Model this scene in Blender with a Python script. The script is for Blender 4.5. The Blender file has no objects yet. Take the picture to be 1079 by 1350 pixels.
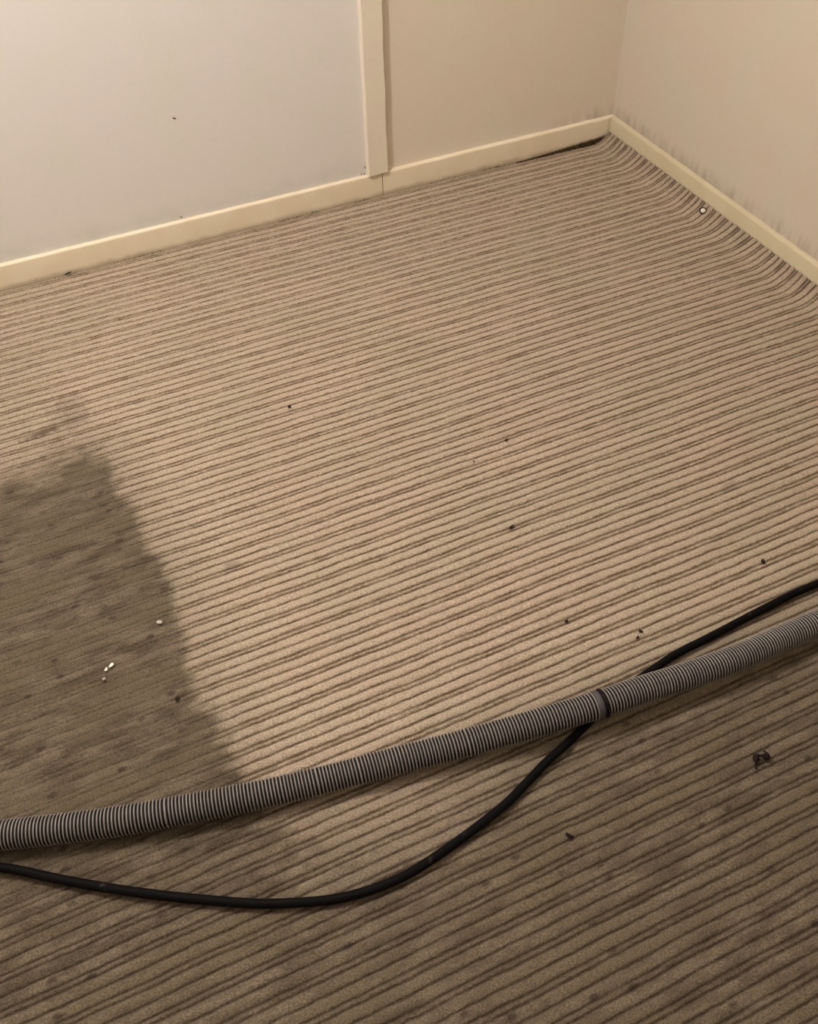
import bpy, bmesh, math, random
import numpy as np
from mathutils import Matrix, Vector

random.seed(7)
rng = np.random.default_rng(11)
scene = bpy.context.scene
col = scene.collection

# ------------------------------------------------------------------ camera
cd = bpy.data.cameras.new('camera')
cam = bpy.data.objects.new('camera', cd)
col.objects.link(cam)
cd.sensor_fit = 'HORIZONTAL'
cd.sensor_width = 36.0
cd.lens = 36.0 * 1277.217 / 1079.0
cd.clip_start = 0.02
R = Matrix(((0.906094, 0.319679, -0.277125),
            (-0.422662, 0.655011, -0.626352),
            (-0.018712, 0.684665, 0.728618)))
cam.matrix_world = Matrix.Translation((-1.6356, -2.2020, 1.3)) @ R.to_4x4()
scene.camera = cam

# ------------------------------------------------------------------ world, lamps, exposure
world = bpy.data.worlds.new('world')
scene.world = world
world.use_nodes = True
world.node_tree.nodes['Background'].inputs['Color'].default_value = (0.02, 0.018, 0.016, 1)
world.node_tree.nodes['Background'].inputs['Strength'].default_value = 0.3

def point_lamp(name, loc, power, color, radius):
    ld = bpy.data.lights.new(name, 'POINT')
    ld.energy = power
    ld.color = color
    ld.shadow_soft_size = radius
    o = bpy.data.objects.new(name, ld)
    o.location = loc
    col.objects.link(o)
    return o

point_lamp('ceiling_lamp_light', (-1.82, -0.79, 1.98), 84, (1.0, 0.945, 0.90), 0.06)
scene.view_settings.view_transform = 'Standard'
scene.view_settings.look = 'None'
scene.view_settings.gamma = 1.0
scene.view_settings.use_curve_mapping = False
scene.view_settings.exposure = 0.0

# ------------------------------------------------------------------ helpers
def link(name, me, mat=None, parent=None):
    o = bpy.data.objects.new(name, me)
    col.objects.link(o)
    if mat is not None and len(me.materials) == 0:
        me.materials.append(mat)
    if parent is not None:
        o.parent = parent
    return o

def tag(o, label=None, cat=None, group=None, kind=None):
    if label: o['label'] = label
    if cat: o['category'] = cat
    if group: o['group'] = group
    if kind: o['kind'] = kind
    return o

def empty(name, loc):
    o = bpy.data.objects.new(name, None)
    o.empty_display_size = 0.02
    o.location = loc
    col.objects.link(o)
    return o

def mesh_from(name, verts, faces, smooth=True):
    me = bpy.data.meshes.new(name)
    me.from_pydata([tuple(v) for v in verts], [], faces)
    if smooth:
        me.polygons.foreach_set('use_smooth', [True] * len(me.polygons))
    me.update()
    return me

def grid_mesh(name, V, nu, nv, smooth=True):
    """V: (nu*nv,3) array, index i*nv+j."""
    me = bpy.data.meshes.new(name)
    me.vertices.add(nu * nv)
    me.vertices.foreach_set('co', np.asarray(V, np.float32).ravel())
    i = np.arange(nu - 1)[:, None] * nv
    j = np.arange(nv - 1)[None, :]
    a = (i + j).ravel()
    q = np.stack([a, a + nv, a + nv + 1, a + 1], 1).astype(np.int32)
    n = len(q)
    me.loops.add(n * 4)
    me.loops.foreach_set('vertex_index', q.ravel())
    me.polygons.add(n)
    me.polygons.foreach_set('loop_start', np.arange(0, n * 4, 4, dtype=np.int32))
    if smooth:
        me.polygons.foreach_set('use_smooth', np.ones(n, dtype=bool))
    me.update(calc_edges=True)
    return me

def box_bm(bm, x0, x1, y0, y1, z0, z1):
    vs = [bm.verts.new(p) for p in ((x0, y0, z0), (x1, y0, z0), (x1, y1, z0), (x0, y1, z0),
                                    (x0, y0, z1), (x1, y0, z1), (x1, y1, z1), (x0, y1, z1))]
    for f in ((0, 3, 2, 1), (4, 5, 6, 7), (0, 1, 5, 4), (1, 2, 6, 5), (2, 3, 7, 6), (3, 0, 4, 7)):
        bm.faces.new([vs[k] for k in f])

def box(name, x0, x1, y0, y1, z0, z1, mat, parent=None, bevel=0.0):
    bm = bmesh.new()
    box_bm(bm, x0, x1, y0, y1, z0, z1)
    if bevel:
        bmesh.ops.bevel(bm, geom=bm.edges[:], offset=bevel, segments=2, affect='EDGES', profile=0.6)
    me = bpy.data.meshes.new(name)
    bm.to_mesh(me); bm.free()
    return link(name, me, mat, parent)

def vnoise(x, y, seed):
    """smooth value noise, numpy, in about -1..1"""
    r = np.random.default_rng(seed)
    T = r.random((64, 64)) * 2 - 1
    xi = np.floor(x).astype(int); yi = np.floor(y).astype(int)
    fx = x - xi; fy = y - yi
    fx = fx * fx * (3 - 2 * fx); fy = fy * fy * (3 - 2 * fy)
    g = lambda a, b: T[a % 64, b % 64]
    return (g(xi, yi) * (1 - fx) + g(xi + 1, yi) * fx) * (1 - fy) + (g(xi, yi + 1) * (1 - fx) + g(xi + 1, yi + 1) * fx) * fy

def sstep(a, b, x):
    t = np.clip((x - a) / (b - a), 0, 1)
    return t * t * (3 - 2 * t)

def catmull(P, step):
    P = [np.array(p, float) for p in P]
    P = [2 * P[0] - P[1]] + P + [2 * P[-1] - P[-2]]
    out = []
    for k in range(1, len(P) - 2):
        a, b, c, d = P[k - 1:k + 3]
        # centripetal
        t0 = 0; t1 = t0 + np.linalg.norm(b - a) ** .5; t2 = t1 + np.linalg.norm(c - b) ** .5; t3 = t2 + np.linalg.norm(d - c) ** .5
        for t in np.linspace(t1, t2, 24, endpoint=False):
            A1 = (t1 - t) / (t1 - t0) * a + (t - t0) / (t1 - t0) * b
            A2 = (t2 - t) / (t2 - t1) * b + (t - t1) / (t2 - t1) * c
            A3 = (t3 - t) / (t3 - t2) * c + (t - t2) / (t3 - t2) * d
            B1 = (t2 - t) / (t2 - t0) * A1 + (t - t0) / (t2 - t0) * A2
            B2 = (t3 - t) / (t3 - t1) * A2 + (t - t1) / (t3 - t1) * A3
            out.append((t2 - t) / (t2 - t1) * B1 + (t - t1) / (t2 - t1) * B2)
    out.append(P[-2])
    out = np.array(out)
    # light smoothing, then even spacing
    for _ in range(30):
        out[1:-1] = 0.25 * out[:-2] + 0.5 * out[1:-1] + 0.25 * out[2:]
    s = np.concatenate([[0], np.cumsum(np.linalg.norm(np.diff(out, axis=0), axis=1))])
    n = max(2, int(s[-1] / step))
    ss = np.linspace(0, s[-1], n + 1)
    return np.stack([np.interp(ss, s, out[:, i]) for i in range(3)], 1), s[-1]

# ------------------------------------------------------------------ materials
class NT:
    def __init__(self, name, rough=0.8, spec=0.3):
        self.m = bpy.data.materials.new(name)
        self.m.use_nodes = True
        self.t = self.m.node_tree
        self.b = self.t.nodes['Principled BSDF']
        self.b.inputs['Roughness'].default_value = rough
        self.b.inputs['Specular IOR Level'].default_value = spec
        self._co = None
    def n(self, typ, **kw):
        nd = self.t.nodes.new(typ)
        for k, v in kw.items():
            setattr(nd, k, v)
        return nd
    def put(self, sock, v):
        if isinstance(v, bpy.types.NodeSocket):
            self.t.links.new(v, sock)
        elif isinstance(v, (tuple, list)) and len(v) == 3 and sock.type == 'RGBA':
            sock.default_value = (*v, 1)
        else:
            sock.default_value = v
    def co(self):
        if self._co is None:
            self._co = self.n('ShaderNodeNewGeometry').outputs['Position']
        return self._co
    def math(self, op, a, b=0.0, c=0.0, clamp=False):
        nd = self.n('ShaderNodeMath', operation=op, use_clamp=clamp)
        for i, v in enumerate((a, b, c)):
            self.put(nd.inputs[i], v)
        return nd.outputs[0]
    def scale(self, s):
        nd = self.n('ShaderNodeVectorMath', operation='MULTIPLY')
        self.put(nd.inputs[0], self.co()); nd.inputs[1].default_value = s
        return nd.outputs[0]
    def noise(self, s, scale=1.0, detail=2.0, rough=0.5):
        nd = self.n('ShaderNodeTexNoise')
        self.put(nd.inputs['Vector'], self.scale(s)); nd.inputs['Scale'].default_value = scale
        nd.inputs['Detail'].default_value = detail; nd.inputs['Roughness'].default_value = rough
        return nd.outputs['Fac']
    def ramp(self, x, a, b, lo=0.0, hi=1.0):
        nd = self.n('ShaderNodeMapRange', interpolation_type='SMOOTHSTEP')
        self.put(nd.inputs[0], x)
        for i, v in zip((1, 2, 3, 4), (a, b, lo, hi)):
            nd.inputs[i].default_value = v
        return nd.outputs[0]
    def mix(self, f, a, b, mode='MIX'):
        nd = self.n('ShaderNodeMix', data_type='RGBA', blend_type=mode)
        self.put(nd.inputs[0], f); self.put(nd.inputs[6], a); self.put(nd.inputs[7], b)
        return nd.outputs[2]
    def xyz(self):
        nd = self.n('ShaderNodeSeparateXYZ'); self.put(nd.inputs[0], self.co())
        return nd.outputs
    def attr(self, name):
        return self.n('ShaderNodeAttribute', attribute_name=name).outputs['Fac']
    def color(self, c):
        self.put(self.b.inputs['Base Color'], c)
    def bump(self, h, strength=0.3, dist=0.002):
        nd = self.n('ShaderNodeBump'); nd.inputs['Strength'].default_value = strength
        nd.inputs['Distance'].default_value = dist
        self.put(nd.inputs['Height'], h)
        self.t.links.new(nd.outputs[0], self.b.inputs['Normal'])

def paint(name, base, var, rough=0.6, smudge=None, spec=0.3, bumps=0.12):
    """painted board: soft patchy colour, faint roller texture, optional scuffed grime above a baseboard"""
    k = NT(name, rough, spec)
    big = k.noise((1, 1, 1), 7.0, 3.0)
    c = k.mix(k.ramp(big, 0.35, 0.65), base, var)
    fine = k.noise((1, 1, 1), 60.0, 3.0)
    c = k.mix(k.math('MULTIPLY', k.ramp(fine, 0.5, 0.75), 0.15), c, tuple(v * 0.86 for v in base))
    if smudge:
        x, y, z = k.xyz()
        st = k.noise(smudge['stretch'], 1.0, 3.0, 0.6)
        # grime fades out with height, each streak to its own height
        hgt = k.math('ADD', z, k.math('MULTIPLY', k.math('SUBTRACT', st, 0.5), -smudge['amp']))
        f = k.ramp(hgt, 0.064, smudge['top'], 1.0, 0.0)
        f = k.math('MULTIPLY', f, k.ramp(st, 0.30, 0.72, 0.25, 1.0))
        f = k.math('MULTIPLY', f, smudge['str'])
        if 'x0' in smudge:
            f = k.math('MULTIPLY', f, k.ramp(x, smudge['x0'], smudge['x1']))
        c = k.mix(f, c, smudge['col'])
    k.color(c)
    k.bump(k.noise((1, 1, 1), 260.0, 2.0), bumps, 0.001)
    return k.m

GREY = (0.21, 0.17, 0.125)
M_panel = paint('white_panel_paint', (0.78, 0.735, 0.715), (0.77, 0.735, 0.69), 0.55,
                dict(stretch=(9, 9, 9), amp=0.03, top=0.13, str=0.4, col=(0.52, 0.50, 0.46)))
M_cream = paint('cream_wall_paint', (0.77, 0.67, 0.56), (0.75, 0.685, 0.565), 0.6,
                dict(stretch=(46, 46, 9), amp=0.035, top=0.108, str=0.42, col=GREY, x0=-0.32, x1=-0.02))
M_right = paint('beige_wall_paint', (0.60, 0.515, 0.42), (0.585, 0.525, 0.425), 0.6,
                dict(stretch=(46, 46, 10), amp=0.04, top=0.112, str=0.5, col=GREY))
M_trim = paint('cream_batten_paint', (0.81, 0.74, 0.60), (0.815, 0.72, 0.615), 0.5)
M_rest = paint('plain_wall_paint', (0.70, 0.63, 0.54), (0.68, 0.62, 0.53), 0.7)
M_ceiling = paint('white_ceiling_paint', (0.80, 0.78, 0.74), (0.78, 0.76, 0.72), 0.8)

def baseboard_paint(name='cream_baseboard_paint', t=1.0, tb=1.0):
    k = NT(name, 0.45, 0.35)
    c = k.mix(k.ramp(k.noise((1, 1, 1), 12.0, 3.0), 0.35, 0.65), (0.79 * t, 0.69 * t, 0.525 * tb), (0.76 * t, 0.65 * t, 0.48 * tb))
    x, y, z = k.xyz()
    w = k.noise((1, 1, 1), 28.0, 3.0)
    low = k.ramp(k.math('SUBTRACT', z, k.math('MULTIPLY', k.math('SUBTRACT', w, 0.45), 0.016)), 0.003, 0.019, 0.6, 0.0)
    c = k.mix(low, c, (0.36, 0.27, 0.17))
    k.color(c)
    k.bump(k.noise((1, 1, 1), 120.0, 2.0), 0.15, 0.001)
    return k.m
M_base = baseboard_paint()
M_base_right = baseboard_paint('right_baseboard_paint', 0.76, 0.70)     # same mix as the left boards, scaled darker and a little yellower

def carpet_mat():
    k = NT('ribbed_carpet_pile', 0.95, 0.08)
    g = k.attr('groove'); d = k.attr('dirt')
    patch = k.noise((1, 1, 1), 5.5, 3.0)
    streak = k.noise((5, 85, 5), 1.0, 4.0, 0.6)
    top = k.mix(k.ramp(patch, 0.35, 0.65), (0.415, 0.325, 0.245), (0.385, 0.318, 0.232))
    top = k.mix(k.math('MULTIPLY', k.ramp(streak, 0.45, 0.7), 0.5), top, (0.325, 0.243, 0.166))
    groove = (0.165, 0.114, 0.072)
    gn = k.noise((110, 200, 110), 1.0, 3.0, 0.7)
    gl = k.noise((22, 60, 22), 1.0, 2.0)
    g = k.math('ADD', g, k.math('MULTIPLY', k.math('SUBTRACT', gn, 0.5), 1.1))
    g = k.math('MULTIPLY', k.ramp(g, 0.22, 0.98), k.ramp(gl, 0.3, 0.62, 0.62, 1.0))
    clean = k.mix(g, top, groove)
    # fibre speckle
    f1 = k.noise((1, 1, 1), 430.0, 2.0, 0.7)
    f2 = k.noise((320, 900, 500), 1.0, 1.0)
    sp = k.math('ADD', k.math('MULTIPLY', f1, 0.6), k.math('MULTIPLY', f2, 0.4))
    # grime: dark brown film, patchy along the ribs
    dp = k.noise((14, 45, 14), 1.0, 4.0, 0.6)
    dcol = k.mix(k.ramp(dp, 0.36, 0.64), (0.058, 0.042, 0.027), (0.132, 0.102, 0.071))
    dcol = k.mix(k.ramp(k.noise((5, 14, 5), 1.0, 2.0), 0.4, 0.7), dcol, (0.100, 0.077, 0.048))
    dgro = k.mix(k.math('MULTIPLY', g, 0.72), dcol, (0.042, 0.029, 0.018))
    c = k.mix(d, clean, dgro)
    # scattered dark spots, mostly where it is dirty
    vo = k.n('ShaderNodeTexVoronoi', voronoi_dimensions='2D'); k.put(vo.inputs['Vector'], k.scale((0.75, 1.25, 1.0))); vo.inputs['Scale'].default_value = 26.0
    sel = k.n('ShaderNodeSeparateColor'); k.put(sel.inputs[0], vo.outputs['Color'])
    spot = k.math('MULTIPLY', k.ramp(k.math('ADD', vo.outputs['Distance'], k.math('MULTIPLY', k.math('SUBTRACT', gn, 0.5), 0.25)), 0.05, 0.21, 1.0, 0.0), k.ramp(sel.outputs[0], 0.66, 0.95))
    spot = k.math('MULTIPLY', spot, k.math('MULTIPLY_ADD', d, 0.80, 0.06))
    c = k.mix(spot, c, (0.045, 0.03, 0.022))
    st = k.attr('stain')
    fl = k.math('MULTIPLY', k.ramp(k.noise((260, 380, 260), 1.0, 1.0), 0.66, 0.74), k.ramp(k.noise((6, 6, 6), 1.0, 1.0), 0.45, 0.65))
    c = k.mix(k.math('MULTIPLY', fl, 0.22), c, (0.34, 0.29, 0.24))     # pale lint caught in the pile
    c = k.mix(st, c, (0.085, 0.058, 0.042))
    c = k.mix(1.0, c, k.ramp(sp, 0.36, 0.64, 0.66, 1.34), 'MULTIPLY')
    k.color(c)
    k.bump(sp, 0.55, 0.003)
    k.b.inputs['Sheen Weight'].default_value = 0.08
    return k.m
M_carpet = carpet_mat()

def flat(name, c, rough=0.6, spec=0.3, var=0.25, scale=200.0):
    k = NT(name, rough, spec)
    k.color(k.mix(k.ramp(k.noise((1, 1, 1), scale, 2.0), 0.3, 0.7), tuple(v * (1 - var) for v in c), tuple(min(1, v * (1 + var)) for v in c)))
    return k.m

M_sub = flat('subfloor_board', (0.20, 0.15, 0.10), 0.9)
M_fuzz = flat('dark_carpet_fuzz', (0.10, 0.066, 0.032), 1.0, 0.05, 0.5)
M_ridge = flat('grey_hose_ridge', (0.225, 0.203, 0.183), 0.42, 0.45, 0.10, 40.0)
M_web = flat('black_hose_web', (0.009, 0.007, 0.007), 0.7, 0.2)
M_cuff = flat('dark_grey_hose_cuff', (0.065, 0.057, 0.06), 0.55, 0.3, 0.12, 80.0)
M_seal = flat('black_rubber_seal', (0.009, 0.006, 0.007), 0.65, 0.12)
M_dark_gap = flat('dark_gap_dust', (0.05, 0.038, 0.025), 0.95, 0.1)
M_chip = flat('brown_chip', (0.17, 0.11, 0.07), 0.8)
M_crumb = flat('dark_crumb', (0.028, 0.018, 0.009), 0.8, 0.25, 0.4)
M_lint = flat('dark_lint', (0.018, 0.011, 0.012), 0.9, 0.1, 0.4)
M_white = flat('white_paper_fleck', (0.80, 0.74, 0.62), 0.8, 0.2, 0.1)
M_pale = flat('grey_fleck', (0.42, 0.37, 0.31), 0.9, 0.2, 0.15)
M_cap = flat('ivory_plastic', (0.72, 0.67, 0.56), 0.4, 0.4, 0.08)
M_rim = flat('tarnished_dark_rim', (0.03, 0.018, 0.01), 0.5, 0.3)

def cord_mat():
    k = NT('black_rubber_cord', 0.65, 0.06)
    n = k.noise((1, 1, 1), 55.0, 3.0, 0.65)
    k.color(k.mix(k.ramp(n, 0.62, 0.76), (0.0038, 0.0032, 0.0034), (0.028, 0.023, 0.019)))
    k.bump(k.noise((1, 1, 1), 300.0, 2.0), 0.1, 0.001)
    return k.m
M_cord = cord_mat()

# ------------------------------------------------------------------ room shell
XB, YB, H = -3.4, -3.6, 2.4
tag(box('floor', XB - .1, .1, YB - .1, .1, -0.12, -0.012, M_sub), kind='structure')
tag(box('ceiling', XB - .1, .1, YB - .1, .1, H, H + .1, M_ceiling), kind='structure')
tag(box('wall_back', XB, 0, YB - .1, YB, -0.012, H, M_rest), kind='structure')
tag(box('wall_far', XB - .1, XB, YB - .1, .1, -0.012, H, M_rest), kind='structure')
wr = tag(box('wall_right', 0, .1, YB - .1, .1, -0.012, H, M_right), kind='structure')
wl = tag(box('wall_left', XB, 0, .004, .1, -0.012, H, M_dark_gap), kind='structure')
TX0, TX1 = -0.7565, -0.7015          # vertical batten over the joint
box('panel', XB, -0.747, -0.0015, .004, 0.0, H, M_panel, wl, 0.0006)
box('panel', -0.7000, 0.0, 0.0, .004, 0.0, H, M_cream, wl)

# batten: slightly worn edges, hand painted
def batten():
    bm = bmesh.new()
    nz = 60
    prof = [(-0.0275, 0.0), (-0.0275, -0.0155), (-0.0255, -0.0175), (0.0258, -0.0175), (0.0272, -0.0162), (0.0272, 0.0)]
    rings = []
    for i in range(nz + 1):
        z = 0.0 + (H - 0.071) * (i / nz) ** 1.6
        wob = 0.0007 * math.sin(z * 37) + 0.0006 * math.sin(z * 91 + 1)
        ring = []
        for (x, y) in prof:
            xx = -0.729 + x + wob * (1 if x > 0 else 0.6)
            zz = 0.071 + z
            if i == 0:
                zz = 0.0672 + 0.0022 * (x + 0.0275) / 0.055       # cut a little out of square
            ring.append(bm.verts.new((xx, y, zz)))
        rings.append(ring)
    for a, b in zip(rings, rings[1:]):
        for k in range(len(prof) - 1):
            bm.faces.new((a[k], a[k + 1], b[k + 1], b[k]))
    bm.faces.new(rings[0]); bm.faces.new(list(reversed(rings[-1])))
    bmesh.ops.recalc_face_normals(bm, faces=bm.faces[:])
    me = bpy.data.meshes.new('trim_1'); bm.to_mesh(me); bm.free()
    return link('trim_1', me, M_trim)
tag(batten(), kind='structure')

# baseboards: 12 mm thick, 66 mm high, rounded and lumpy painted top edge
def board(name, x0, x1, along, parent, seed, mitre0=0.0, mitre1=0.0, mat=None):
    r = np.random.default_rng(seed)
    n = max(2, int((x1 - x0) / 0.012))
    prof = [(0.0, -0.012), (-0.012, -0.012), (-0.012, 0.0617), (-0.0114, 0.0645), (-0.0098, 0.0660), (-0.003, 0.0668), (0.0012, 0.0675), (0.0015, 0.0655)]
    verts = []
    for i in range(n + 1):
        s = x0 + (x1 - x0) * i / n
        w1, w2 = r.normal(0, 0.00035, 2)
        for k, (o, z) in enumerate(prof):
            ss = s
            if i == n and mitre1: ss = s + mitre1 * o
            if i == 0 and mitre0: ss = s + mitre0 * o
            oo = o + (w1 * .5 if 2 <= k <= 4 else 0)
            zz = z + (w2 if k >= 3 else 0)
            verts.append((ss, oo, zz) if along == 'x' else (oo, ss, zz))
    m = len(prof)
    faces = []
    for i in range(n):
        for k in range(m):
            a, b = i * m + k, i * m + (k + 1) % m
            faces.append((a, b, b + m, a + m))
    faces.append(tuple(range(m))[::-1]); faces.append(tuple(range(n * m, n * m + m)))
    me = mesh_from(name, verts, faces, False)
    bm = bmesh.new(); bm.from_mesh(me)
    bmesh.ops.recalc_face_normals(bm, faces=bm.faces[:])
    for f in bm.faces:
        f.smooth = len(f.verts) == 4
    for e in bm.edges:
        if len(e.link_faces) == 2 and e.calc_face_angle(0) > 0.9: e.smooth = False
    bm.to_mesh(me); bm.free()
    return link(name, me, mat or M_base, parent)

bl = tag(empty('baseboard_left', (0, 0, 0)), kind='structure')
JX = -0.7165
board('board', XB, JX - 0.0009, 'x', bl, 1)
board('board', JX + 0.0009, 0.0, 'x', bl, 2, 0, 1.0)
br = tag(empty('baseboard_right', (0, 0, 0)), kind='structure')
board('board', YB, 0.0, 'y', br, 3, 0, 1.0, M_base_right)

# small dings in the white board
def blob(name, size, mat, parent=None, seed=0, sub=2, loc=(0, 0, 0), rot=(0, 0, 0), rough=0.3):
    r = random.Random(seed)
    bm = bmesh.new()
    bmesh.ops.create_icosphere(bm, subdivisions=sub, radius=0.5)
    ph = [r.uniform(0, 6.28) for _ in range(6)]
    for v in bm.verts:
        p = v.co.copy()
        d = 1 + rough * (math.sin(5 * p.x + ph[0]) * math.sin(6 * p.y + ph[1]) + 0.6 * math.sin(9 * p.z + ph[2] + 4 * p.x) + 0.4 * math.sin(13 * p.y + ph[3]))
        v.co = Vector((p.x * size[0], p.y * size[1], p.z * size[2])) * d
    for f in bm.faces: f.smooth = True
    me = bpy.data.meshes.new(name); bm.to_mesh(me); bm.free()
    o = link(name, me, mat, parent)
    o.location = loc; o.rotation_euler = rot
    return o

p0 = wl.children[0]
blob('chip', (0.009, 0.0016, 0.0035), M_chip, p0, 3, loc=(-1.2211, -0.0018, 0.3141), rot=(0, 0.5, 0))
blob('chip', (0.006, 0.0016, 0.003), M_chip, p0, 4, loc=(-1.252, -0.0022, 0.0735))
for i, (x, z) in enumerate(((-0.7715, 0.0715), (-0.7625, 0.070), (-0.7605, 0.0875))):
    blob('chip', (0.0028, 0.0016, 0.0045), M_chip, p0, 5 + i, loc=(x, -0.002, z))

# ------------------------------------------------------------------ ribbed carpet
PER = 0.0437
PH = -0.9865
def carpet():
    nper0 = math.ceil((0.0 + PH * -1) / PER) + 1
    us = np.array([0.0, .03, .065, .085, .105, .125, .15, .20, .27, .34, .40, .44, .465, .485, .5, .515, .535, .56, .60, .66, .73, .80, .85, .875, .895, .915, .935, .97])
    ys = []
    k = 0
    y = PH + PER * 24
    while y > YB:
        u = us if y > -2.3 else us[::2]
        ys.extend((y - PER * u).tolist())
        y -= PER
    ys = np.array(ys)
    ys = ys[(ys <= -0.0155) & (ys >= YB + .002)]
    ys = np.concatenate([[-0.0145], ys])
    xs = np.concatenate([np.arange(XB + .002, -2.25, .05), np.arange(-2.25, -0.10, .0055), np.arange(-0.10, -0.0135, .0028), [-0.0128]])
    nx, ny = len(xs), len(ys)
    X, Y = np.meshgrid(xs, ys, indexing='ij')
    # ribs are not woven dead straight
    warp = 0.0022 * vnoise(X * 3.1 + 7, Y * 2.3, 3) + 0.0010 * vnoise(X * 14, Y * 20, 4) + 0.0007 * vnoise(X * 75, Y * 45, 16)
    warp *= sstep(-0.0, -0.12, Y)
    u = ((PH - Y) / PER) % 1.0
    c = np.minimum(u, 1 - u)                 # distance from the narrow rib
    # height profile of one repeat: narrow low rib, wide rib, thin groove, wide rib
    narrow = 0.0033 * np.sqrt(np.clip(1 - (c / .072) ** 2, 0, 1))
    e = np.clip((c - .298) / .176, -1, 1)
    wide = 0.0046 * np.clip(1 - np.abs(e) ** 3.2, 0, 1) ** .5
    prof = np.where(c < .09, narrow, np.where(c > .12, wide, 0))
    prof = prof * 0.78
    g = np.where(c < .105, 0.50 + 0.50 * sstep(.03, .08, c), 1 - sstep(.115, .185, c))
    g = np.maximum(g, sstep(.412, .482, c) * 0.95)
    g = np.clip(g + 0.12 * vnoise(X * 40, Y * 60, 5) * (g > .05) + 0.10 * vnoise(X * 150, Y * 300, 15), 0, 1)
    # dirt: everything not yet cleaned (left of and in front of the cleaned rectangle)
    D = DIRT
    P = np.array([(a, b) for a, b, s in D]); S = np.array([s for a, b, s in D])
    best = np.full(X.shape, 1e9); soft = np.zeros(X.shape); side = np.zeros(X.shape)
    for i in range(len(P) - 1):
        a, b = P[i], P[i + 1]
        ab = b - a
        t = np.clip(((X - a[0]) * ab[0] + (Y - a[1]) * ab[1]) / (ab @ ab), 0, 1)
        dx = X - (a[0] + t * ab[0]); dy = Y - (a[1] + t * ab[1])
        dd = np.hypot(dx, dy)
        m = dd < best
        best = np.where(m, dd, best); soft = np.where(m, S[i] * (1 - t) + S[i + 1] * t, soft)
    # inside = below / left of the boundary
    inside = np.zeros(X.shape, bool)
    poly = [(-9, -0.70), (-2.2, -0.72)] + [tuple(p) for p in P] + [(0.5, -1.67), (0.5, -9), (-9, -9)]
    n = len(poly)
    for i in range(n):
        (x1, y1), (x2, y2) = poly[i], poly[(i + 1) % n]
        if y1 == y2: continue
        cond = ((y1 > Y) != (y2 > Y)) & (X < (x2 - x1) * (Y - y1) / (y2 - y1) + x1)
        inside ^= cond
    sd = np.where(inside, best, -best)
    sd = sd + soft * (vnoise(X * 15, Y * 34, 6) * .55 + vnoise(X * 55, Y * 100, 7) * .5)
    dirt = sstep(-1.0, 1.0, sd / np.maximum(soft, .01))
    # faint, thinner grime around the edge of the cleaned part and along the left
    halo = 0.30 * sstep(-0.12, 0.02, np.where(inside, best, -best)) * (1 - dirt)
    left = 0.16 * sstep(-1.55, -1.80, X) * sstep(-.02, -.3, Y)
    beyond = 0.40 * sstep(-1.46, -1.62, Y) * sstep(-1.62, -1.50, X)
    dirt = np.clip(dirt * (DIRT_MAX - 0.07 * sstep(-1.5, -1.75, Y)) + halo + (left + beyond) * (1 - dirt), 0, 1)
    # single stains
    stain = np.zeros(X.shape)
    for (sx, sy, rx, ry, rot, st) in STAINS:
        ca, sa = math.cos(rot), math.sin(rot)
        ax = ((X - sx) * ca + (Y - sy) * sa) / rx; ay = (-(X - sx) * sa + (Y - sy) * ca) / ry
        q = np.hypot(ax, ay) + 0.35 * vnoise(X * 120 + sx * 50, Y * 120, 9)
        stain = np.maximum(stain, st * (1 - sstep(.45, 1.1, q)))
    # grime in the turned-up edge at the right wall, heaviest in the grooves
    s = np.clip((X + 0.082) / 0.066, 0, 1)
    edge = sstep(0.35, 0.95, s) * (0.20 + 0.8 * g)
    stain = np.maximum(stain, 0.78 * edge * (0.75 + .35 * vnoise(X * 30, Y * 22, 10)))
    stain = np.clip(stain, 0, 1)
    # shape
    flatp = dirt * sstep(-1.52, -1.66, X) * sstep(-1.62, -1.40, Y)      # matted pile in the left patch
    g = np.clip(g * (1 - .15 * dirt - .42 * flatp), 0, 1)
    Z = -0.0036 + prof * (1 - 0.12 * dirt - .45 * flatp) + 0.0008 * vnoise(X * 9, Y * 9, 12) + 0.0005 * vnoise(X * 90, Y * 200, 13)
    Z = Z + 0.0275 * s ** 2.1 + 0.004 * sstep(-0.07, -0.02, Y) * sstep(-0.25, -0.45, X)
    Z = np.where(Y > -0.0149, -0.010, Z)
    Xo = X
    Yo = Y + warp - 0.006 * s ** 2 * np.sin(Y * 17)
    Yo = np.minimum(Yo, -0.0135)
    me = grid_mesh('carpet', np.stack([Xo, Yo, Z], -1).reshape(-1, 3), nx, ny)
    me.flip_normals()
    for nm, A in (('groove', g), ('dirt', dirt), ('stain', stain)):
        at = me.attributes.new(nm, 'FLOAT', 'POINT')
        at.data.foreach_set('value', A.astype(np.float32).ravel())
    return link('carpet', me, M_carpet)

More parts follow.
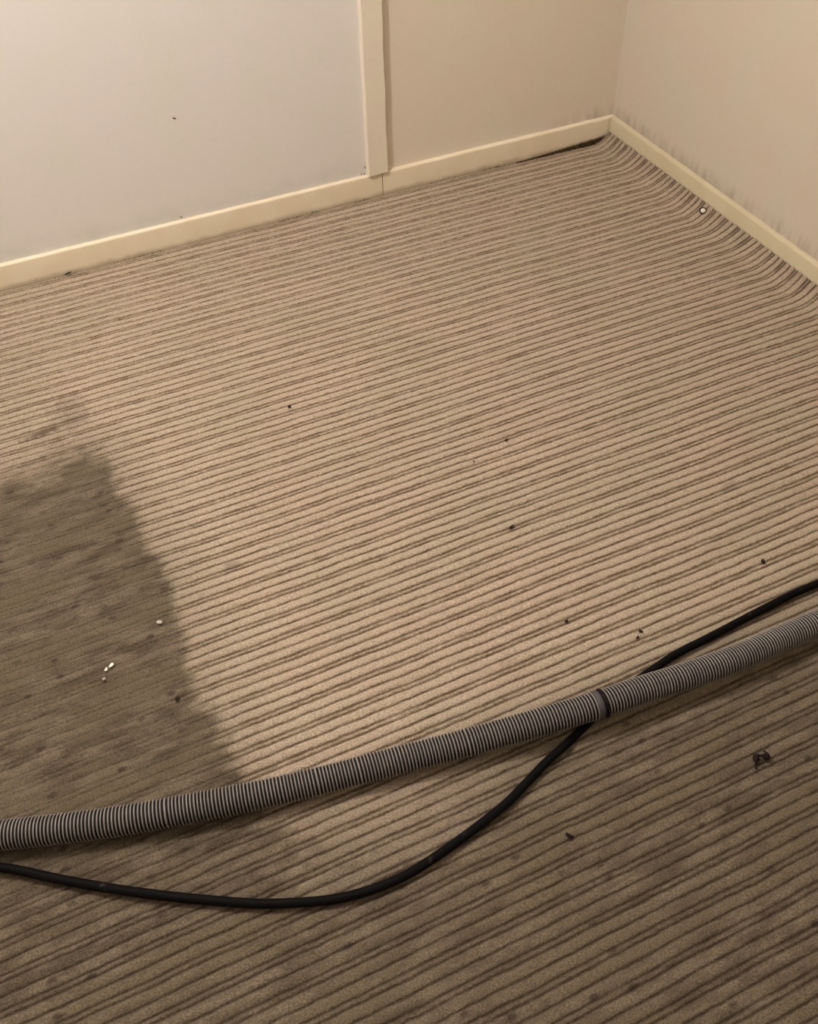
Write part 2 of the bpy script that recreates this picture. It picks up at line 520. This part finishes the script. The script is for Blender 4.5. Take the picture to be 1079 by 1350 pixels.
DIRT_MAX = 0.95
DIRT = [(-1.815, -0.692, 0.075), (-1.753, -0.668, 0.065), (-1.683, -0.645, 0.045), (-1.633, -0.650, 0.028), (-1.612, -0.75, 0.019),
        (-1.597, -0.894, 0.016), (-1.585, -1.01, 0.016), (-1.587, -1.113, 0.014), (-1.605, -1.224, 0.014), (-1.607, -1.302, 0.018),
        (-1.588, -1.392, 0.02), (-1.58, -1.459, 0.022), (-1.571, -1.516, 0.024), (-1.566, -1.582, 0.033), (-1.557, -1.634, 0.05),
        (-1.49, -1.689, 0.067), (-1.405, -1.7, 0.067), (-1.326, -1.684, 0.067), (-1.215, -1.66, 0.067), (-1.093, -1.651, 0.061),
        (-0.943, -1.651, 0.056), (-0.804, -1.657, 0.056), (-0.691, -1.664, 0.056)]
STAINS = [(-1.712, -0.561, .055, .011, 0.12, .85), (-1.66, -0.545, .05, .008, 0.1, .5), (-1.650, -0.525, .045, .075, 0, .30), (-1.725, -0.632, .009, .007, 0, .6),
          (-1.478, -1.068, .022, .013, 0, .4), (-0.575, -1.285, .02, .012, .4, .28), (-1.9215, -1.545, .007, .006, 0, .5),
          (-1.929, -1.605, .012, .010, 0, .75), (-1.648, -0.665, .012, .006, 0, .5), (-0.93, -1.76, .03, .02, .2, .3),
          (-0.86, -1.80, .008, .006, 0, .6), (-0.845, -1.835, .02, .007, 0, .55), (-0.905, -1.785, .016, .01, 0, .35), (-1.29, -1.765, .010, .008, 0, .6), (-1.345, -1.79, .012, .009, 0, .5),
          (-1.21, -1.765, .035, .022, .2, .35), (-1.10, -1.845, .012, .006, .3, .55), (-1.035, -1.80, .03, .007, .1, .5), (-1.17, -1.90, .009, .007, 0, .55)]
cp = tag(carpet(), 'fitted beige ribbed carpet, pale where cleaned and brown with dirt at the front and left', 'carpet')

# dark frayed pile showing between the carpet edge and the left baseboard
def fringe():
    r = random.Random(5)
    verts, faces = [], []
    def tuft(x, y, h, w):
        b = len(verts)
        lean = r.uniform(-.7, .7); ly = r.uniform(-.25, .35)
        verts.extend([(x - w, y, -0.004), (x + w, y - w * .6, -0.004), (x, y + w, -0.004),
                      (x + lean * h * .5 - w * .6, y + ly * h * .5, h * .55), (x + lean * h * .5 + w * .6, y + ly * h * .5, h * .55),
                      (x + lean * h, min(y + ly * h, -0.0125), h)])
        faces.extend([(b, b + 1, b + 4, b + 3), (b + 1, b + 2, b + 4), (b + 2, b, b + 3), (b + 3, b + 4, b + 5)])
    for _ in range(2600):
        x = -0.012 - abs(r.random()) ** 1.6 * 0.30
        k = 1 - min(1, (-x) / 0.30)
        tuft(x, r.uniform(-0.0165 - .003 * k, -0.013), r.uniform(.35, 1.15) * (0.0045 + 0.0165 * k ** 1.3), r.uniform(.0005, .0011))
    for _ in range(500):
        x = r.uniform(-1.9, -0.28)
        if math.sin(x * 31) + math.sin(x * 13 + 1) > 0.3:
            tuft(x, r.uniform(-0.0155, -0.013), r.uniform(.005, .0105), r.uniform(.0004, .0009))
    me = mesh_from('frayed_edge', verts, faces, False)
    return tag(link('frayed_edge', me, M_fuzz, cp), 'dark frayed pile along the baseboard near the corner', kind='stuff')
fringe()

# ------------------------------------------------------------------ hose
HOSE = [(-2.95, -0.98, .0235), (-2.6, -1.09, .0235), (-2.3, -1.225, .0235), (-2.1, -1.335, .0235), (-2.0, -1.382, .0235),
        (-1.9211, -1.4132, 0.0235), (-1.8426, -1.4403, 0.0235), (-1.763, -1.4653, 0.0235), (-1.6713, -1.489, 0.0235), (-1.5774, -1.511, 0.0235),
        (-1.4804, -1.53, 0.0235), (-1.369, -1.5491, 0.0245), (-1.2669, -1.568, 0.027), (-1.1515, -1.5885, 0.0345), (-1.0666, -1.601, 0.0375),
        (-0.9883, -1.608, 0.0378), (-0.9278, -1.615, 0.0372), (-0.8298, -1.6215, 0.0355), (-0.7394, -1.6206, 0.032), (-0.6644, -1.6209, 0.0305),
        (-0.50, -1.632, .027), (-0.33, -1.68, .0245), (-0.235, -1.80, .0235), (-0.20, -2.05, .0235), (-0.20, -2.5, .0235), (-0.23, -2.95, .0235)]
HR = 0.0213
def frames(path):
    T = np.gradient(path, axis=0); T /= np.linalg.norm(T, axis=1)[:, None]
    up = np.array([0, 0, 1.0])
    N = np.cross(T, up); N /= np.linalg.norm(N, axis=1)[:, None]
    B = np.cross(N, T)
    return T, N, B

def sweep(name, path, rad, seg, mat, parent, caps=True):
    """round tube, rad is a number or one value per path point"""
    T, N, B = frames(path)
    n = len(path)
    rad = np.broadcast_to(np.asarray(rad, float), (n,))
    th = np.linspace(0, 2 * math.pi, seg, endpoint=False)
    V = path[:, None, :] + rad[:, None, None] * (np.cos(th)[None, :, None] * N[:, None, :] + np.sin(th)[None, :, None] * B[:, None, :])
    faces = []
    for i in range(n - 1):
        for j in range(seg):
            a, b = i * seg + j, i * seg + (j + 1) % seg
            faces.append((a, b, b + seg, a + seg))
    if caps:
        faces.append(tuple(range(seg))[::-1]); faces.append(tuple(range((n - 1) * seg, n * seg)))
    me = mesh_from(name, V.reshape(-1, 3), faces)
    return link(name, me, mat, parent)

hp, hl = catmull(HOSE, 0.002)
hs = np.linspace(0, hl, len(hp))
hT, hN, hB = frames(hp)
ci = int(np.argmin(np.abs(hp[:, 0] + 1.066)))
cs = hs[ci]                                    # where the two lengths are joined

def ribbed(name, s0, s1, seed, parent):
    """helical ridges: one grid, rows wound along the hose; grey ridge faces, black web faces"""
    r = np.random.default_rng(seed)
    K = 8
    # radius over one pitch: web, rise, flat ridge top, fall
    fr = np.array([0.0, .19, .28, .37, .50, .62, .71, .79])
    rr = np.array([HR - .0026, HR - .0026, HR - .0010, HR - .0001, HR, HR - .0001, HR - .0010, HR - .0026])
    grey = [0, 0, 1, 1, 1, 1, 0, 0]
    pitches = []
    s = s0
    while s < s1:
        p = 0.00505 * (1 + r.normal(0, .035))
        if r.random() < .018: p *= 1.28
        pitches.append(p); s += p
    e = np.concatenate([[0], np.cumsum(pitches)]); e = s0 + e * (s1 - s0) / e[-1]
    L = len(pitches)
    seg = 36
    th = np.linspace(0, 2 * math.pi, seg + 1)
    rows_t = (np.arange(L)[:, None] + fr[None, :]).ravel(); rows_t = np.append(rows_t, L)
    rows_r = np.append(np.tile(rr, L), rr[0])
    Tt = rows_t[:, None] + 0.16 * (np.cos(th)[None, :] * 0.5)        # rings lean a touch
    Tt = np.clip(Tt, 0, L)
    S = np.interp(Tt, np.arange(L + 1), e)
    jit = 1 + np.repeat(r.normal(0, .006, L + 1), K)[:len(rows_r)]
    Rr = rows_r * jit
    def at(A): return np.stack([np.interp(S, hs, A[:, i]) for i in range(3)], -1)
    C, Nn, Bb = at(hp), at(hN), at(hB)
    V = C + Rr[:, None, None] * (np.cos(th)[None, :, None] * Nn + np.sin(th)[None, :, None] * Bb)
    nr = len(rows_t)
    me = grid_mesh(name, V.reshape(-1, 3), nr, seg + 1)
    me.materials.append(M_ridge); me.materials.append(M_web)
    mi = np.repeat(np.array([0 if grey[i % K] else 1 for i in range(nr - 1)], np.int32), seg)
    me.polygons.foreach_set('material_index', mi)
    bm = bmesh.new(); bm.from_mesh(me)
    bmesh.ops.remove_doubles(bm, verts=bm.verts[:], dist=1e-6)
    bmesh.ops.recalc_face_normals(bm, faces=bm.faces[:])
    bm.to_mesh(me); bm.free()
    return link(name, me, None, parent)

hose = tag(empty('vacuum_hose', (hp[ci][0], hp[ci][1], 0)), 'grey ribbed vacuum hose with a dark joint lying across the carpet', 'hose')
ribbed('hose_tube', 0.05, cs - 0.0065, 21, hose)
ribbed('hose_tube', cs + 0.0085, hl - 0.05, 22, hose)
def seg_path(a, b, n):
    q = np.linspace(a, b, n)
    return np.stack([np.interp(q, hs, hp[:, i]) for i in range(3)], 1)
tag(sweep('joint_collar', seg_path(cs - 0.0085, cs + 0.0035, 7), [HR - .003, HR - .0004, HR + .0002, HR + .0004, HR + .0003, HR - .0002, HR - .003], 40, M_cuff, hose), 'smooth dark grey collar')
tag(sweep('rubber_seal', seg_path(cs + 0.0025, cs + 0.0095, 7), [HR - .003, HR + .0005, HR + .0012, HR + .0014, HR + .0012, HR + .0005, HR - .003], 40, M_seal, hose), 'black ring beside the collar')
sweep('end_cuff', seg_path(0.0, 0.06, 8), HR + .002, 32, M_cuff, hose)
sweep('end_cuff', seg_path(hl - 0.06, hl, 8), HR + .002, 32, M_cuff, hose)
for c in hose.children:
    c.matrix_parent_inverse = Matrix.Translation(-hose.location)

# ------------------------------------------------------------------ cord
CR = 0.0065
CORD = [(-2.95, -1.12), (-2.6, -1.22), (-2.3, -1.325), (-2.1, -1.392), (-2.0, -1.418),
        (-1.9323, -1.4508), (-1.8599, -1.5042), (-1.7884, -1.5542), (-1.7081, -1.6048), (-1.6276, -1.6509), (-1.6005, -1.6635), (-1.5437, -1.6859),
        (-1.4938, -1.6976), (-1.4395, -1.7013), (-1.385, -1.695), (-1.3266, -1.6841), (-1.2601, -1.6683), (-1.2159, -1.6519), (-1.1768, -1.637),
        (-1.1288, -1.6221), (-1.095, -1.6104), (-1.0431, -1.5927), (-1.0002, -1.5801), (-0.9504, -1.5713), (-0.8945, -1.5616), (-0.8327, -1.558),
        (-0.7688, -1.5535), (-0.7031, -1.5488), (-0.6356, -1.5455), (-0.5907, -1.5464), (-0.40, -1.545), (-0.21, -1.58), (-0.125, -1.72), (-0.105, -2.0), (-0.105, -2.5), (-0.12, -2.95)]
cpth, _ = catmull([(x, y, 0.0080) for x, y in CORD], 0.004)
o = sweep('power_cord', cpth, CR, 20, M_cord, None)
tag(o, 'thick black rubber cord curving in front of and under the grey hose', 'cord')

# ------------------------------------------------------------------ small things lying on the carpet
def crumb(name, x, y, size, mat, label, cat, seed, rotz=0.0, z=0.0008, group=None):
    ob = blob(name, size, mat, None, seed, 2, (x, y, z + size[2] * .3), (0, 0, rotz), 0.28)
    tag(ob, label, cat, group)
    return ob

crumb('crumb', -1.2372, -0.7088, (.0072, .0085, .0042), M_crumb, 'tiny brown crumb alone on the pale carpet, left of centre below the batten', 'crumb', 31)
crumb('crumb', -0.8867, -0.9939, (.0088, .0056, .004), M_crumb, 'small dark crumb on the pale carpet, halfway between corner and black cord', 'crumb', 32, .2)
crumb('crumb', -0.9724, -1.0191, (.0036, .0036, .0024), M_crumb, 'tiniest dark speck on pale carpet, just below left of a dark crumb', 'crumb', 33)
crumb('crumb', -0.638, -1.4631, (.0078, .0082, .0058), M_crumb, 'round dark crumb on pale carpet just behind the black cord at right', 'crumb', 34, .4)
crumb('crumb', -1.0124, -1.4257, (.0072, .0058, .004), M_crumb, 'dark crumb on pale carpet above the joint of the hose', 'crumb', 35, .3)
crumb('crumb', -0.9134, -1.4958, (.0070, .0056, .004), M_crumb, 'larger of two brown crumbs behind the hose and cord crossing', 'crumb', 36, -.5)
crumb('crumb', -0.9248, -1.5038, (.0056, .0046, .003), M_crumb, 'smaller of two brown crumbs behind the hose and cord crossing', 'crumb', 37, .5)
crumb('crumb', -1.6374, -1.2888, (.0058, .0090, .0044), M_crumb, 'black crumb on dirty brown carpet left of the cleaned edge', 'crumb', 38, -.5)
crumb('crumb', -1.2027, -1.7463, (.0135, .0062, .005), M_lint, 'black crumb on the dirty carpet in front of the bending cord', 'crumb', 39, -.9)

def husk():
    """split seed husk: two thin dark shells around a paler gap"""
    root = empty('seed_husk', (-0.9916, -1.2035, 0.003))
    for k, (dy, rz) in enumerate(((.0017, .12), (-.0017, -.05))):
        blob('husk_shell', (.0165 - .003 * k, .0026, .004), M_crumb, root, 50 + k, 2, (0.001 * k, dy, .001), (0, 0, rz + .15), .18)
    return tag(root, 'long split dark seed husk lying along a rib of the pale carpet', 'husk')
husk()

def lint():
    """curl of dark lint: a bent, tapering strand with a lump"""
    root = empty('lint_curl', (-0.8887, -1.7643, 0.003))
    pts = [(-.016, -.012, 0), (-.010, -.004, .002), (-.003, .003, .004), (.004, .000, .0045), (.010, -.004, .004), (.013, .001, .004), (.011, .006, .003)]
    pth, L = catmull(pts, .001)
    n = len(pth)
    q = np.linspace(0, 1, n)
    sweep('lint_strand', pth, .0013 + .0042 * np.exp(-((q - .36) / .12) ** 2) + .0038 * np.exp(-((q - .72) / .11) ** 2), 10, M_lint, root)
    return tag(root, 'curled piece of black lint on the dirty carpet at lower right', 'lint')
lint()

def leaf():
    root_y = -0.0185
    verts = []
    faces = []
    n = 7
    for i in range(n):
        t = i / (n - 1)
        x = (t - .5) * .016
        w = .0032 * math.sin(math.pi * min(.97, t * .9 + .06))
        zz = .0075 + .003 * t + .0012 * math.sin(3 * t)
        verts += [(x, -w, zz - .001), (x, 0, zz + .0012), (x, w, zz - .0006), (x, 0, zz - .0012)]
    for i in range(n - 1):
        a = i * 4
        for k in range(4):
            faces.append((a + k, a + (k + 1) % 4, a + 4 + (k + 1) % 4, a + 4 + k))
    faces += [(3, 2, 1, 0), tuple(range((n - 1) * 4, n * 4))]
    me = mesh_from('dry_leaf', verts, faces)
    ob = link('dry_leaf', me, M_crumb)
    ob.location = (-1.5495, root_y, .001)
    return tag(ob, 'dark dry leaf scrap at the foot of the left baseboard', 'leaf scrap')
leaf()

def fleck(x, y, L, W, rz, mat, label, seed):
    """torn paper fleck: a bent little sheet with thickness"""
    r = random.Random(seed)
    bm = bmesh.new()
    n = 8
    up, dn = [], []
    for i in range(n):
        a = 2 * math.pi * i / n
        q = 1 + r.uniform(-.22, .22)
        px, py = L * .5 * q * math.cos(a), W * .5 * q * math.sin(a)
        h = .0012 * (px / L * 2) ** 2
        up.append(bm.verts.new((px, py, h + .0009))); dn.append(bm.verts.new((px, py, h)))
    bm.faces.new(up); bm.faces.new(dn[::-1])
    for i in range(n):
        bm.faces.new((dn[i], dn[(i + 1) % n], up[(i + 1) % n], up[i]))
    me = bpy.data.meshes.new('paper_fleck'); bm.to_mesh(me); bm.free()
    ob = link('paper_fleck', me, mat)
    ob.location = (x, y, .0010); ob.rotation_euler = (0, 0, rz)
    return tag(ob, label, 'fleck')
fleck(-1.7171, -1.1826, .0105, .0055, .55, M_white, 'brightest white paper fleck on the dirty brown carpet at left', 1)
fleck(-1.7265, -1.1870, .0062, .0050, .6, M_white, 'small white fleck touching the left end of the brightest fleck', 2)
fleck(-1.7335, -1.2035, .0052, .0062, 1.2, M_pale, 'dull grey fleck just below the two white flecks', 3)
fleck(-1.6245, -1.1314, .0085, .0100, .9, M_pale, 'pale grey fleck on dirty carpet close to the cleaned edge', 4)

# round cap caught in the turned-up carpet edge by the right baseboard
def cap():
    root = empty('round_cap', (-0.0330, -0.4765, 0.0178))
    root.rotation_euler = (0.32, -0.50, 0.2)
    bm = bmesh.new()
    prof = [(0, .0036), (.0028, .0034), (.0050, .0026), (.0063, .0012), (.0065, -.0014), (0, -.0014)]
    seg = 24
    rings = []
    for (r_, z) in prof[1:-1]:
        rings.append([bm.verts.new((r_ * math.cos(2 * math.pi * k / seg), r_ * math.sin(2 * math.pi * k / seg), z)) for k in range(seg)])
    t = bm.verts.new((0, 0, prof[0][1]))
    for k in range(seg):
        bm.faces.new((t, rings[0][k], rings[0][(k + 1) % seg]))
    for a, b in zip(rings, rings[1:]):
        for k in range(seg):
            bm.faces.new((a[k], b[k], b[(k + 1) % seg], a[(k + 1) % seg]))
    bm.faces.new(rings[-1][::-1])
    for f in bm.faces: f.smooth = True
    me = bpy.data.meshes.new('cap_disc'); bm.to_mesh(me); bm.free()
    tag(link('cap_disc', me, M_cap, root), 'ivory domed disc')
    verts, faces = [], []
    m, q = 28, 10
    for i in range(m):
        a = 2 * math.pi * i / m
        for j in range(q):
            b = 2 * math.pi * j / q
            rr = .0078 + .0019 * math.cos(b)
            verts.append((rr * math.cos(a), rr * math.sin(a), .0002 + .0019 * math.sin(b)))
    for i in range(m):
        for j in range(q):
            faces.append((i * q + j, ((i + 1) % m) * q + j, ((i + 1) % m) * q + (j + 1) % q, i * q + (j + 1) % q))
    tag(link('cap_rim', mesh_from('cap_rim', verts, faces), M_rim, root), 'dark tarnished rim')
    return tag(root, 'small round ivory cap with a dark rim on the carpet beside the right baseboard', 'cap')
cap()
